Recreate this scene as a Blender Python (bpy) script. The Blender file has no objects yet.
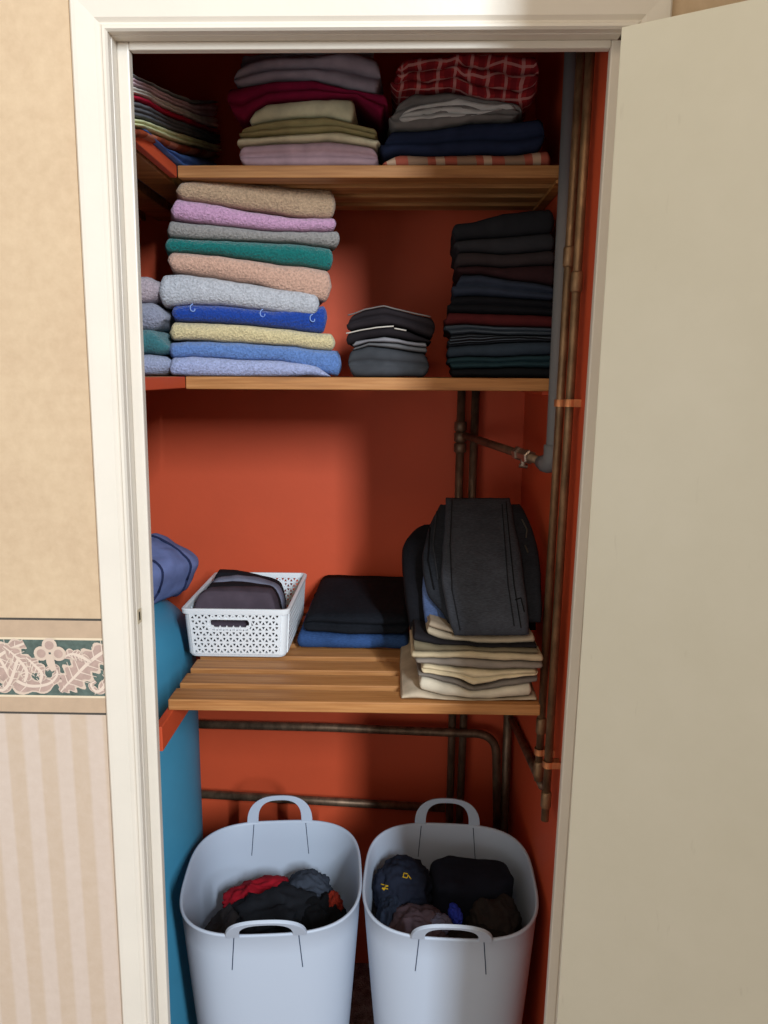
import bpy, bmesh, math, random
from mathutils import Vector, Matrix, noise
R = math.radians
scn = bpy.context.scene
col = scn.collection

# ------------------------------------------------------------------ camera
F = 769.0
CAM = Vector((0.0, -1.13, 1.57))
ROT = (Matrix.Rotation(R(1.3), 3, 'Z') @ Matrix.Rotation(R(90 - 10.2), 3, 'X') @ Matrix.Rotation(R(0.3), 3, 'Z'))
cd = bpy.data.cameras.new('camera')
cam = bpy.data.objects.new('camera', cd)
col.objects.link(cam)
cam.matrix_world = Matrix.Translation(CAM) @ ROT.to_4x4()
cd.sensor_fit = 'VERTICAL'
cd.sensor_height = 24
cd.lens = 24 * F / 1024
cd.clip_start = 0.01
scn.camera = cam

def ray(px, py):
    return ROT @ Vector(((px - 384) / F, -(py - 512) / F, -1.0))
def PY(px, py, y):                      # point of the place seen at a pixel, at depth y
    d = ray(px, py); return CAM + d * ((y - CAM.y) / d.y)
def PX(px, py, x):
    d = ray(px, py); return CAM + d * ((x - CAM.x) / d.x)
def PZ(px, py, z):
    d = ray(px, py); return CAM + d * ((z - CAM.z) / d.z)

# ------------------------------------------------------------------ materials
def lin(c):
    return c / 12.92 if c <= 0.04045 else ((c + 0.055) / 1.055) ** 2.4
def rgb(h):
    return tuple(lin(int(h[i:i + 2], 16) / 255) for i in (0, 2, 4)) + (1,)
class NT:
    def __init__(s, name):
        s.m = bpy.data.materials.new(name); s.m.use_nodes = True
        s.t = s.m.node_tree; s.b = s.t.nodes['Principled BSDF']
    def n(s, kind, **kw):
        q = s.t.nodes.new(kind)
        for k, v in kw.items():
            if k.startswith('i_'):
                key = k[2:]
                q.inputs[int(key) if key.isdigit() else key.replace('_', ' ')].default_value = v
            else: setattr(q, k, v)
        return q
    def l(s, a, b): s.t.links.new(a, b)
    def coord(s, kind='Object', scale=(1, 1, 1)):
        tc = s.n('ShaderNodeTexCoord'); mp = s.n('ShaderNodeMapping')
        mp.inputs['Scale'].default_value = scale
        s.l(tc.outputs[kind], mp.inputs['Vector']); return mp.outputs[0]
    def noise(s, vec, scale, detail=3, rough=.5):
        q = s.n('ShaderNodeTexNoise'); q.inputs['Scale'].default_value = scale
        q.inputs['Detail'].default_value = detail; q.inputs['Roughness'].default_value = rough
        s.l(vec, q.inputs['Vector']); return q.outputs[0]
    def ramp(s, fac, stops):
        q = s.n('ShaderNodeValToRGB'); e = q.color_ramp.elements
        e[0].position, e[0].color = stops[0]; e[1].position, e[1].color = stops[-1]
        for p, c in stops[1:-1]:
            k = e.new(p); k.color = c
        s.l(fac, q.inputs[0]); return q.outputs[0]
    def math(s, op, a, b=None):
        q = s.n('ShaderNodeMath', operation=op)
        for i, v in enumerate((a, b)):
            if v is None: continue
            if isinstance(v, (int, float)): q.inputs[i].default_value = v
            else: s.l(v, q.inputs[i])
        return q.outputs[0]
    def mix(s, fac, a, b):
        q = s.n('ShaderNodeMix', data_type='RGBA')
        if isinstance(fac, (int, float)): q.inputs[0].default_value = fac
        else: s.l(fac, q.inputs[0])
        for i, v in ((6, a), (7, b)):
            if isinstance(v, tuple): q.inputs[i].default_value = v
            else: s.l(v, q.inputs[i])
        return q.outputs[2]
    def bump(s, h, strength, dist=.01):
        q = s.n('ShaderNodeBump'); q.inputs['Strength'].default_value = strength
        q.inputs['Distance'].default_value = dist
        s.l(h, q.inputs['Height']); s.l(q.outputs[0], s.b.inputs['Normal'])
    def col(s, c):
        if isinstance(c, tuple): s.b.inputs['Base Color'].default_value = c
        else: s.l(c, s.b.inputs['Base Color'])
    def rough(s, r, spec=.5):
        s.b.inputs['Roughness'].default_value = r
        s.b.inputs['Specular IOR Level'].default_value = spec
def mul(c, k): return tuple(min(1, v * k) for v in c[:3]) + (1,)

_mats = {}
def cached(f):
    def g(*a):
        k = (f.__name__,) + a
        if k not in _mats: _mats[k] = f(*a)
        return _mats[k]
    return g
@cached
def fabric(h, var=.18, spec=.15):
    s = NT('fabric_' + h); c = rgb(h); v = s.coord()
    n = s.noise(v, 30, 4)
    s.col(s.ramp(n, [(.3, mul(c, 1 - var)), (.7, mul(c, 1 + var))]))
    s.rough(.92, spec)
    w = s.noise(v, 700, 2)
    s.bump(w, .25, .001)
    return s.m
@cached
def terry(h):
    s = NT('terry_' + h); c = rgb(h); v = s.coord()
    n = s.noise(v, 240, 3, .65)
    s.col(s.ramp(n, [(.32, mul(c, .66)), (.66, mul(c, 1.12))]))
    s.rough(1, .05)
    s.b.inputs['Sheen Weight'].default_value = .25
    s.bump(n, 1.0, .006)
    return s.m
@cached
def denim(h):
    s = NT('denim_' + h); c = rgb(h)
    v = s.coord(); n = s.noise(v, 14, 5, .6)
    w = s.noise(s.coord('Object', (1, 1, 6)), 160, 3)
    k = s.ramp(n, [(.3, mul(c, .7)), (.75, mul(c, 1.5))])
    s.col(s.mix(.35, k, s.ramp(w, [(.35, mul(c, .5)), (.7, mul(c, 1.9))])))
    s.rough(.95, .1); s.bump(w, .3, .002)
    return s.m
def bands(s, coord, period, lo, hi):
    f = s.math('FRACT', s.math('MULTIPLY', coord, 1 / period))
    return s.math('MULTIPLY', s.math('GREATER_THAN', f, lo), s.math('LESS_THAN', f, hi))
@cached
def plaid(base, band, line, pu, pv):
    s = NT('plaid_' + base)
    tc = s.n('ShaderNodeTexCoord'); sp = s.n('ShaderNodeSeparateXYZ'); s.l(tc.outputs['UV'], sp.inputs[0])
    U, V = sp.outputs[0], sp.outputs[1]
    a = s.mix(s.math('MULTIPLY', bands(s, U, pu, .1, .5), .75), rgb(base), rgb(band))
    a = s.mix(s.math('MULTIPLY', bands(s, V, pv, .1, .5), .5), a, rgb(band))
    a = s.mix(s.math('MULTIPLY', bands(s, U, pu, .66, .84), .7), a, rgb(line))
    a = s.mix(s.math('MULTIPLY', bands(s, V, pv, .66, .84), .7), a, rgb(line))
    s.col(a); s.rough(.95, .1)
    s.bump(s.noise(s.coord(), 500, 2), .2, .001)
    return s.m
@cached
def striped(base, line, pv):
    s = NT('striped_' + base)
    tc = s.n('ShaderNodeTexCoord'); sp = s.n('ShaderNodeSeparateXYZ'); s.l(tc.outputs['UV'], sp.inputs[0])
    s.col(s.mix(bands(s, sp.outputs[1], pv, .4, .7), rgb(base), rgb(line)))
    s.rough(.95, .1); return s.m
@cached
def wood(a, b, c):
    s = NT('wood_' + a)
    v = s.coord('Object', (2.2, 38, 38)); n = s.noise(v, 1.6, 5, .6)
    g = s.noise(s.coord('Object', (5, 160, 160)), 1.5, 2)
    k = s.ramp(n, [(.28, rgb(a)), (.5, rgb(b)), (.75, rgb(c))])
    s.col(s.mix(.25, k, s.ramp(g, [(.35, rgb(a)), (.65, rgb(c))])))
    s.rough(.55, .35); s.bump(g, .12, .002)
    return s.m
@cached
def paint(h, var, scale, rough):
    s = NT('paint_' + h); c = rgb(h); v = s.coord()
    n = s.noise(v, scale, 5, .6)
    s.col(s.ramp(n, [(.3, mul(c, 1 - var)), (.7, mul(c, 1 + var))]))
    s.rough(rough, .4); s.bump(s.noise(v, 90, 3), .12, .002)
    return s.m
@cached
def plain(h, rough, spec, metal):
    s = NT('plain_' + h); s.col(rgb(h)); s.rough(rough, spec)
    s.b.inputs['Metallic'].default_value = metal
    return s.m
@cached
def copper(h):
    s = NT('copper_' + h); c = rgb(h); v = s.coord('Object', (1, 1, .4))
    n = s.noise(v, 45, 4, .65)
    s.col(s.ramp(n, [(.3, mul(c, .45)), (.55, c), (.75, mul(c, 1.5))]))
    s.b.inputs['Metallic'].default_value = .65
    s.rough(.5, .4); return s.m

# ------------------------------------------------------------------ mesh helpers
def link(name, me, mat, parent=None, loc=None):
    o = bpy.data.objects.new(name, me); col.objects.link(o)
    if mat: me.materials.append(mat)
    if parent is not None:
        o.parent = parent
    if loc is not None: o.location = loc
    return o
def finish(name, bm, mat, parent=None, loc=(0, 0, 0), smooth=False, bevel=0, angle=None):
    """links bm (world coordinates) as one mesh whose origin is loc (relative to its parent)"""
    bmesh.ops.recalc_face_normals(bm, faces=bm.faces)
    base = Vector(loc)
    off = base + (parent.matrix_basis.translation if parent is not None else Vector())
    if parent is not None and parent.parent is not None: off += parent.parent.matrix_basis.translation
    bmesh.ops.translate(bm, verts=bm.verts, vec=-off)
    me = bpy.data.meshes.new(name); bm.to_mesh(me); bm.free()
    if smooth:
        for p in me.polygons: p.use_smooth = True
    o = link(name, me, mat, parent, base)
    if bevel:
        md = o.modifiers.new('bevel', 'BEVEL'); md.width = bevel; md.segments = 2; md.limit_method = 'ANGLE'
    return o
def tag(o, label, cat, group=None):
    o['label'] = label; o['category'] = cat
    if group: o['group'] = group
    return o
def thing(name, label, cat, loc, group=None):
    o = bpy.data.objects.new(name, None); col.objects.link(o); o.location = loc
    o.empty_display_size = .05
    return tag(o, label, cat, group)
def struct(o):
    o['kind'] = 'structure'; return o
def box(bm, x0, x1, y0, y1, z0, z1, lean=0):
    vs = []
    for z in (z0, z1):
        for x, y in ((x0, y0), (x1, y0), (x1, y1), (x0, y1)):
            vs.append(bm.verts.new((x + lean * (z - 1.57), y, z)))
    for f in ((3, 2, 1, 0), (4, 5, 6, 7), (0, 1, 5, 4), (1, 2, 6, 5), (2, 3, 7, 6), (3, 0, 4, 7)):
        bm.faces.new([vs[i] for i in f])
    return vs
def boxes(*bs, lean=0):
    bm = bmesh.new()
    for b in bs: box(bm, *b, lean=lean)
    return bm
def tube(bm, pts, r, n=14, caps=True):
    pts = [Vector(p) for p in pts]; rings = []; up = Vector((.3, .2, .93)).normalized()
    nrm = None
    for i, p in enumerate(pts):
        t = (pts[min(i + 1, len(pts) - 1)] - pts[max(i - 1, 0)]).normalized()
        if nrm is None:
            nrm = t.cross(up).normalized()
            if nrm.length < .1: nrm = t.orthogonal().normalized()
        nrm = (nrm - t * nrm.dot(t)).normalized(); b = t.cross(nrm)
        rr = r[i] if isinstance(r, (list, tuple)) else r
        rings.append([bm.verts.new(p + (nrm * math.cos(a) + b * math.sin(a)) * rr)
                      for a in [2 * math.pi * k / n for k in range(n)]])
    for a, b in zip(rings, rings[1:]):
        for k in range(n): bm.faces.new((a[k], a[(k + 1) % n], b[(k + 1) % n], b[k]))
    if caps:
        bm.faces.new(rings[0][::-1]); bm.faces.new(rings[-1])
def arc(p0, p1, p2, r, n=8):
    """rounded corner p0-p1-p2"""
    p0, p1, p2 = map(Vector, (p0, p1, p2)); a = (p0 - p1).normalized(); b = (p2 - p1).normalized()
    s, e = p1 + a * r, p1 + b * r
    return [(1 - t) ** 2 * s + 2 * t * (1 - t) * p1 + t * t * e for t in [k / n for k in range(n + 1)]]
def lathe(bm, cx, cy, prof, n=64):
    rings = []
    for r, z in prof:
        rings.append([bm.verts.new((cx + r * math.cos(2 * math.pi * k / n), cy + r * math.sin(2 * math.pi * k / n), z)) for k in range(n)])
    for a, b in zip(rings, rings[1:]):
        for k in range(n): bm.faces.new((a[k], a[(k + 1) % n], b[(k + 1) % n], b[k]))
    bm.faces.new(rings[0][::-1]); bm.faces.new(rings[-1])
def wob(p, seed, amp=.0026, freq=14):
    q = p * freq + Vector((seed * 7.3, seed * 3.1, seed * 5.7))
    d = noise.noise_vector(q) * amp + noise.noise_vector(q * 3.3) * (amp * .4)
    return p + d

def polyat(poly, s):
    us = [p[0] for p in poly]; u = us[0] + (us[-1] - us[0]) * s
    for (a, za), (b, zb) in zip(poly, poly[1:]):
        if u <= b or (b, zb) == poly[-1]:
            t = 0 if b == a else (u - a) / (b - a)
            t = max(0, min(1, t)); return u, za + (zb - za) * t
class Plane:
    """vertical plane through (x,y) with horizontal direction at angle a; normal towards the viewer"""
    def __init__(s, x, y, a):
        s.o = Vector((x, y, 0)); s.t = Vector((math.cos(R(a)), math.sin(R(a)), 0))
        s.n = Vector((s.t.y, -s.t.x, 0))
    def hit(s, px, py):
        d = ray(px, py); k = (s.o - CAM).dot(s.n) / d.dot(s.n); p = CAM + d * k
        return ((p - s.o).dot(s.t), p.z)
    def pt(s, u, v, z):              # v = distance behind the plane
        q = s.o + s.t * u - s.n * v; return Vector((q.x, q.y, z))
def cloth(name, label, cat, group, plane, crop, bot, top, depth, mat, lobes=1, seed=1, voff=0., fr=None, er=.6,
          amp=.0026, gap=.0008, rise=0., zb=None, crown=0.):
    """one folded textile: front face outline between two polylines (in a crop of the photograph, read at the
    depth of its own vertical plane), folded layers in front, real depth behind"""
    ox, oy, sc = crop
    pl = Plane(plane.o.x + plane.n.x * -voff, plane.o.y + plane.n.y * -voff, math.degrees(math.atan2(plane.t.y, plane.t.x)))
    B = [pl.hit(ox + x / sc, oy + y / sc) for x, y in bot]
    T = [pl.hit(ox + x / sc, oy + y / sc) for x, y in top]
    if zb is not None: B = [(u, max(zb, z) if zb > 0 else z) for u, z in B]
    if zb is not None: B = [(u, zb) for u, z in B]
    W = B[-1][0] - B[0][0]
    hm = max(.006, sum(polyat(T, s)[1] - polyat(B, s)[1] for s in (.25, .5, .75)) / 3)
    r = min(.5 * hm, .022) * er
    ss = [0.0]
    for k in (.06, .2, .4, .7): ss.append(r * k / W)
    nu = max(10, int(W / .009))
    for k in range(nu + 1): ss.append((r + (W - 2 * r) * k / nu) / W)
    ss += [1 - q for q in ss[4::-1]]
    ss = sorted(set(round(q, 5) for q in ss))
    if fr is None: fr = min(.55 * hm / lobes + .003, .016)
    prof = []                                           # (v, t)
    nb = 7
    for k in range(nb): prof.append((depth - (depth - fr) * k / nb, 0.0))
    nf = max(5, 10 // lobes)
    for L in range(lobes):
        for k in range(nf + (1 if L == lobes - 1 else 0)):
            tau = k / nf
            bul = max(0, math.sin(math.pi * tau)) ** .55
            inner = fr if (L == 0 and k == 0) or (L == lobes - 1 and k == nf) else fr * .8
            prof.append((inner * (1 - bul), (L + tau) / lobes))
    for k in range(1, nb + 1): prof.append((fr + (depth - fr) * k / nb, 1.0))
    bm = bmesh.new(); uvl = bm.loops.layers.uv.new('UVMap'); rings = []; uvs = {}
    for s in ss:
        e = min(s, 1 - s) * W; f = 1.0
        if e < r: f = max(.12, math.sqrt(max(0, 1 - (1 - e / r) ** 2)))
        ub, z0 = polyat(B, s); ut, z1 = polyat(T, s)
        z0 += gap; z1 -= gap
        if z1 < z0 + .002: z1 = z0 + .002
        mid = (z0 + z1) / 2; ring = []; arcl = 0; last = None
        for v, t in prof:
            tz = mid + (z0 + (z1 - z0) * t - mid) * f + rise * (v / depth) * (1 if t > .99 else (0 if t < .01 else t))
            if crown and t > .99: tz += crown * math.sin(math.pi * min(1, v / depth)) * f
            vv = v + (1 - f) * fr * .8
            p = pl.pt(ub + (ut - ub) * t, vv, tz)
            p = wob(p, seed, amp)
            if zb is not None and t < .01: p.z = max(p.z, zb + .0003)
            if last is not None: arcl += (p - last).length
            last = p
            w = bm.verts.new(p); uvs[w] = (ub, arcl); ring.append(w)
        rings.append(ring)
    for a, b in zip(rings, rings[1:]):
        n = len(a)
        for k in range(n): bm.faces.new((a[k], b[k], b[(k + 1) % n], a[(k + 1) % n]))
    bm.faces.new(rings[0]); bm.faces.new(rings[-1][::-1])
    for f in bm.faces:
        for lp in f.loops: lp[uvl].uv = uvs[lp.vert]
    zmin = min(v.co.z for v in bm.verts); c = pl.pt((B[0][0] + B[-1][0]) / 2, depth / 2, zmin)
    o = finish(name, bm, mat, None, c, smooth=True)
    return tag(o, label, cat, group)

def sheet(name, label, cat, group, stations, thick, mat, seed=1, amp=.003, n=22, down=True):
    """a thick folded garment lying over a pile: stations give left edge, right edge (world points) along its length"""
    bm = bmesh.new(); uvl = bm.loops.layers.uv.new('UVMap'); uvs = {}
    st = [(Vector(a), Vector(b)) for a, b in stations]
    # resample with catmull-rom
    def cr(p, i, t):
        g = lambda k: p[max(0, min(len(p) - 1, k))]
        a, b, c, d = g(i - 1), g(i), g(i + 1), g(i + 2)
        return .5 * ((2 * b) + (-a + c) * t + (2 * a - 5 * b + 4 * c - d) * t * t + (-a + 3 * b - 3 * c + d) * t ** 3)
    Ls, Rs = [], []
    for i in range(len(st) - 1):
        for k in range(5):
            Ls.append(cr([q[0] for q in st], i, k / 5)); Rs.append(cr([q[1] for q in st], i, k / 5))
    Ls.append(st[-1][0]); Rs.append(st[-1][1])
    rings = []; m = len(Ls); arcl = 0
    for i in range(m):
        t = ((Ls[min(i + 1, m - 1)] + Rs[min(i + 1, m - 1)]) - (Ls[max(i - 1, 0)] + Rs[max(i - 1, 0)])).normalized()
        w = (Rs[i] - Ls[i]); nr = w.cross(t).normalized()
        if nr.y > 0 and nr.z < .3 or nr.z < -.2: nr = -nr
        if i: arcl += ((Ls[i] + Rs[i]) / 2 - (Ls[i - 1] + Rs[i - 1]) / 2).length
        endf = min(i, m - 1 - i); hf = 1 if endf >= 3 else (.25, .7, .9)[endf]
        hw = w.length / 2; c = (Ls[i] + Rs[i]) / 2 - nr * thick / 2; ring = []
        wd = w.normalized()
        r_ = thick / 2 * hf; sec = []
        for k in range(n - 3): sec.append((-hw + r_ + 2 * (hw - r_) * k / (n - 4), r_))
        for k in (1, 2, 3): a = math.pi / 2 - math.pi * k / 4; sec.append((hw - r_ + r_ * math.cos(a), r_ * math.sin(a)))
        for k in range(n - 3): sec.append((hw - r_ - 2 * (hw - r_) * k / (n - 4), -r_))
        for k in (1, 2, 3): a = -math.pi / 2 - math.pi * k / 4; sec.append((-hw + r_ + r_ * math.cos(a), r_ * math.sin(a)))
        for x, z in sec:
            p = wob(c + wd * x + nr * z, seed, amp, 12)
            v = bm.verts.new(p); uvs[v] = (x, arcl); ring.append(v)
        rings.append(ring)
    for a, b in zip(rings, rings[1:]):
        for k in range(2 * n): bm.faces.new((a[k], a[(k + 1) % (2 * n)], b[(k + 1) % (2 * n)], b[k]))
    bm.faces.new(rings[0][::-1]); bm.faces.new(rings[-1])
    for f in bm.faces:
        for lp in f.loops: lp[uvl].uv = uvs[lp.vert]
    zmin = min(v.co.z for v in bm.verts); cx = (Ls[0] + Rs[0]) / 2
    o = finish(name, bm, mat, None, (cx.x, (Ls[0].y + Ls[-1].y) / 2, zmin), smooth=True)
    return tag(o, label, cat, group)

# ------------------------------------------------------------------ shared materials
ORANGE = paint('c84e2a', .05, 5, .6)
WHITE_GLOSS = paint('d9d0c2', .03, 6, .38)
PINE = wood('7f4f27', 'ab733f', 'c38f5a')
PINE_DARK = wood('7d4d24', 'a86f38', 'c08a50')

# ------------------------------------------------------------------ the setting
XL, XR, YB = -.95, .287, .70
LEAN, LEANR = .0095, .016
JL, JR, ZT = -.4025, .289, 2.0180        # lining faces, head
# wallpaper
B0 = PY(50, 618, 0).z; B1 = PY(50, 714, 0).z
s = NT('wallpaper'); v = s.coord(); sp = s.n('ShaderNodeSeparateXYZ'); s.l(v, sp.inputs[0])
n1 = s.noise(v, 7, 6, .6); n2 = s.noise(v, 55, 4, .6)
upper = s.mix(.4, s.ramp(n1, [(.3, rgb('bfa486')), (.7, rgb('cdb494'))]), s.ramp(n2, [(.3, rgb('b89e80')), (.7, rgb('d0b899'))]))
f = s.math('FRACT', s.math('MULTIPLY', sp.outputs[0], 1 / .052))
stripe = s.ramp(f, [(.0, rgb('c3ad97')), (.42, rgb('c3ad97')), (.52, rgb('cbb9ab')), (.92, rgb('cbb9ab')), (1.0, rgb('c3ad97'))])
lower = s.mix(.25, stripe, s.ramp(n2, [(.3, rgb('baa590')), (.7, rgb('cebdae'))]))
s.col(s.mix(s.math('GREATER_THAN', sp.outputs[2], (B0 + B1) / 2), lower, upper))
s.rough(.85, .2); s.bump(n2, .15, .002)
WALLPAPER = s.m
bm = boxes((-1.9, JL - .03, 0, .05, 0, 2.6), (JR + .03, 1.5, 0, .05, 0, 2.6), (JL - .03, JR + .03, 0, .05, ZT + .03, 2.6))
struct(finish('wall_front', bm, WALLPAPER))
# cupboard walls: everything inside is the same brick-orange paint
struct(finish('wall_back', boxes((XL - .1, XR + .1, YB, YB + .1, 0, 2.6)), ORANGE))
struct(finish('wall_left', boxes((XL - .1, XL, .05, YB, 0, 2.6)), ORANGE))
struct(finish('wall_right', boxes((XR, XR + .1, .05, YB, 0, 2.6)), ORANGE))
struct(finish('ceiling', boxes((XL - .1, XR + .1, .05, YB, 2.42, 2.5)), ORANGE))
# the front wall's own back face inside the cupboard
struct(finish('wall_inner', boxes((XL, JL - .03, .05, .054, 0, 2.42), (JL - .03, XR, .05, .054, ZT + .03, 2.42)), ORANGE))
s = NT('carpet'); v = s.coord(); n1 = s.noise(v, 28, 5, .65); n2 = s.noise(v, 260, 3)
k = s.ramp(n1, [(.34, rgb('6a4c48')), (.5, rgb('a08a82')), (.62, rgb('c4b2a8')), (.72, rgb('8a5652'))])
s.col(s.mix(.35, k, s.ramp(n2, [(.3, rgb('3f2a28')), (.7, rgb('b5a49c'))]))); s.rough(1, .05); s.bump(n2, .8, .006)
struct(finish('floor', boxes((-2.2, 3.2, -4.4, YB, -.05, 0)), s.m))

# door lining, stop and architraves (the frame leans a little, as in the photograph)
bm = boxes((JL - .03, JL, 0, .05, 0, ZT + .03), lean=LEAN)
box(bm, JR, JR + .03, 0, .05, 0, ZT + .03, lean=LEANR)
box(bm, JL, JR, 0, .05, ZT, ZT + .03)
struct(finish('trim_1', bm, WHITE_GLOSS, bevel=.0015))
SJ = .0170
bm = boxes((JL, JL + SJ, .0175, .0325, 0, ZT), lean=LEAN)
box(bm, JR - .0165, JR, .0175, .0325, 0, ZT, lean=LEANR)
box(bm, JL + SJ + LEAN * .44, JR - .0165 + LEANR * .44, .0175, .0325, ZT - .0105, ZT)
struct(finish('trim_2', bm, WHITE_GLOSS, bevel=.002))
def arch(name, path, w, flip):
    """architrave swept along path (x,z points) with mitred corners; profile: flat board with a bead at the opening"""
    prof = [(0, 0), (0, .012), (.0025, .0155), (.006, .0155), (.0085, .0125), (.011, .0118), (.016, .0160), (.040, .0185), (w - .003, .0185), (w, .015), (w, 0)]
    bm = bmesh.new(); P = [Vector((x, 0, z)) for x, z in path]; rings = []
    for i, p in enumerate(P):
        d = []
        for a, b in ((i - 1, i), (i, i + 1)):
            if 0 <= a and b < len(P):
                t = (P[b] - P[a]).normalized(); d.append(Vector((-t.z, 0, t.x)) * flip)
        nrm = sum(d, Vector()).normalized(); k = 1 / nrm.dot(d[0])
        rings.append([bm.verts.new((p.x + nrm.x * o * k, -h, p.z + nrm.z * o * k)) for o, h in prof])
    for a, b in zip(rings, rings[1:]):
        for q in range(len(prof)): bm.faces.new((a[q], a[(q + 1) % len(prof)], b[(q + 1) % len(prof)], b[q]))
    bm.faces.new(rings[0]); bm.faces.new(rings[-1][::-1])
    return struct(finish(name, bm, WHITE_GLOSS))
xl = lambda x, z: x + (LEAN if x < 0 else LEANR) * (z - 1.57)
arch('trim_3', [(xl(JL - .001, 0), 0), (xl(JL - .001, ZT), ZT + .001), (xl(JR + .003, ZT), ZT + .001), (xl(JR + .003, 0), 0)], .0485, 1)

# dado border on the wallpaper: printed band with leaf scrolls
def flat(name, polys, y, mat, parent=None, kind=True):
    bm = bmesh.new()
    for i_, p in enumerate(polys):
        vs = [bm.verts.new((x, y - i_ * .000004, z)) for x, z in p]
        for f in ((0, 1, 2, 3),) if len(p) == 4 else (tuple(range(len(p))),): bm.faces.new([vs[i] for i in f])
    o = finish(name, bm, mat, parent)
    return struct(o) if kind else o
XA, XBd = -1.9, JL - .0445
H = B0 - B1
zf = lambda t: B0 - H * t               # t measured down the border
strip = lambda t0, t1: [[(XA, zf(t1)), (XBd, zf(t1)), (XBd, zf(t0)), (XA, zf(t0))]]
border = flat('trim_4', strip(0, 1), -.0004, paint('b89e84', .06, 40, .85))
flat('border_line', strip(0, .022) + strip(.978, 1.0), -.0007, plain('4b4640', .8, .2, 0), border)
flat('border_edge', strip(.20, .222) + strip(.80, .822), -.0007, plain('dcc9ad', .8, .2, 0), border)
flat('border_band', strip(.222, .80), -.0007, paint('53615a', .3, 90, .85), border)
def leafstrip(spine, widths, lobes, y):
    """a lobed leaf along a spine: returns quads"""
    m = 46; pts = []
    def cr(p, q):
        i = min(int(q * (len(p) - 1)), len(p) - 2); t = q * (len(p) - 1) - i
        g = lambda k: Vector(p[max(0, min(len(p) - 1, k))])
        a, b, c, d = g(i - 1), g(i), g(i + 1), g(i + 2)
        return .5 * ((2 * b) + (-a + c) * t + (2 * a - 5 * b + 4 * c - d) * t * t + (-a + 3 * b - 3 * c + d) * t ** 3)
    for k in range(m + 1):
        q = k / m; p = cr(spine, q); a, b = cr(spine, max(0, q - .01)), cr(spine, min(1, q + .01))
        t = (b - a).normalized(); nr = Vector((-t.y, t.x)); w = cr([(x, 0) for x in widths], q).x
        s1 = 1 - .42 * abs(math.sin(math.pi * lobes * q)) ** 3
        s2 = 1 - .42 * abs(math.sin(math.pi * lobes * q + .8)) ** 3
        pts.append((p + nr * w * s1, p - nr * w * s2))
    return [[tuple(a[0]), tuple(b[0]), tuple(b[1]), tuple(a[1])] for a, b in zip(pts, pts[1:])]
PITCH = .152; x0 = PY(52, 665, 0).x        # trefoil axis
LIGHT, MID, VEIN = plain('cdb8a6', .8, .2, 0), paint('b0968a', .12, 80, .85), plain('d8c5b4', .8, .2, 0)
def clip(ps): return [[(min(x, XBd), z) for x, z in p] for p in ps if min(x for x, z in p) < XBd - .0005 and max(x for x, z in p) > XA]
def spine_pt(p, q):
    i = min(int(q * (len(p) - 1)), len(p) - 2); t = q * (len(p) - 1) - i
    return Vector(p[i]).lerp(Vector(p[i + 1]), t)
for rep in range(-3, 1):
    c = x0 + rep * PITCH
    def W(p): return [(c + x * H, zf(t)) for x, t in p]
    L1 = W([(-.70, .24), (-.52, .42), (-.42, .60), (-.25, .70), (-.05, .68), (.05, .58), (.02, .50), (-.06, .53)])
    L2 = W([(-.28, .66), (-.25, .54), (-.34, .40), (-.46, .29)])
    L3 = W([(-.12, .66), (-.10, .56), (-.18, .46), (-.24, .40)])
    R1 = W([(.70, .26), (.52, .34), (.36, .46), (.22, .60), (.12, .70), (.07, .76)])
    R2 = W([(.64, .40), (.58, .55), (.52, .68), (.44, .75), (.38, .68), (.43, .64)])
    R3 = W([(.40, .44), (.30, .38), (.20, .36), (.10, .42)])
    for n_, (sp_, wd, lb, y0) in enumerate(((L1, [.06, .12, .15, .11, .08, .05, .04, .02], 7, .0008), (L2, [.03, .09, .11, .03], 5, .0019), (L3, [.02, .06, .08, .02], 4, .0030),
                        (R1, [.06, .12, .16, .17, .11, .02], 8, .0008), (R2, [.06, .07, .06, .04, .03, .02], 4, .0019), (R3, [.02, .05, .06, .01], 4, .0030))):
        y0 += .0 
        q_ = clip(leafstrip(sp_, [w * H * .98 for w in wd], lb, 0))
        if not q_: continue
        lf = flat('border_leaf', q_, -y0, LIGHT, border)
        q_ = clip(leafstrip(sp_, [w * H * .74 for w in wd], lb, 0))
        if q_: flat('border_leaf_shade', q_, -y0 - .0003, MID, border)
        vv = leafstrip(sp_, [.012 * H, .018 * H, .012 * H, .006 * H], 0, 0)
        q_ = clip(vv)
        if q_: flat('border_leaf_vein', q_, -y0 - .0006, VEIN, border)
        side = []
        for k in range(1, 9):
            q = k / 9.5; p = spine_pt(sp_, q); d = (spine_pt(sp_, min(1, q + .03)) - spine_pt(sp_, max(0, q - .03))).normalized()
            nr = Vector((-d.y, d.x)); wl = wd[min(len(wd) - 1, int(q * len(wd)))] * H * .92
            for sg in (-1, 1):
                e = p + nr * sg * wl - d * wl * .55; f_ = .0035 * H * 2
                side.append([tuple(p - d * f_), tuple(e - d * f_ * .4), tuple(e + d * f_ * .4), tuple(p + d * f_)])
        q_ = clip(side)
        if q_: flat('border_leaf_vein', q_, -y0 - .0009, VEIN, border)
    for m_, (dx, dt) in enumerate(((0, .27), (-.085, .355), (.085, .355))):
        for rr, L, yy in ((.075, LIGHT, .0041), (.045, MID, .0045)):
            q_ = clip([[(c + (dx + rr * math.cos(a)) * H, zf(dt + rr * math.sin(a))) for a in [2 * math.pi * k / 14 for k in range(14)]]])
            if q_: flat('border_petal', q_, -yy - m_ * .0003, L, border)
    q_ = clip(leafstrip(W([(0, .36), (0, .44), (.03, .53)]), [.03 * H, .045 * H, .03 * H], 0, 0))
    if q_: flat('border_leaf', q_, -.0052, LIGHT, border)
for o in border.children: o['kind'] = 'structure'

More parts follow.
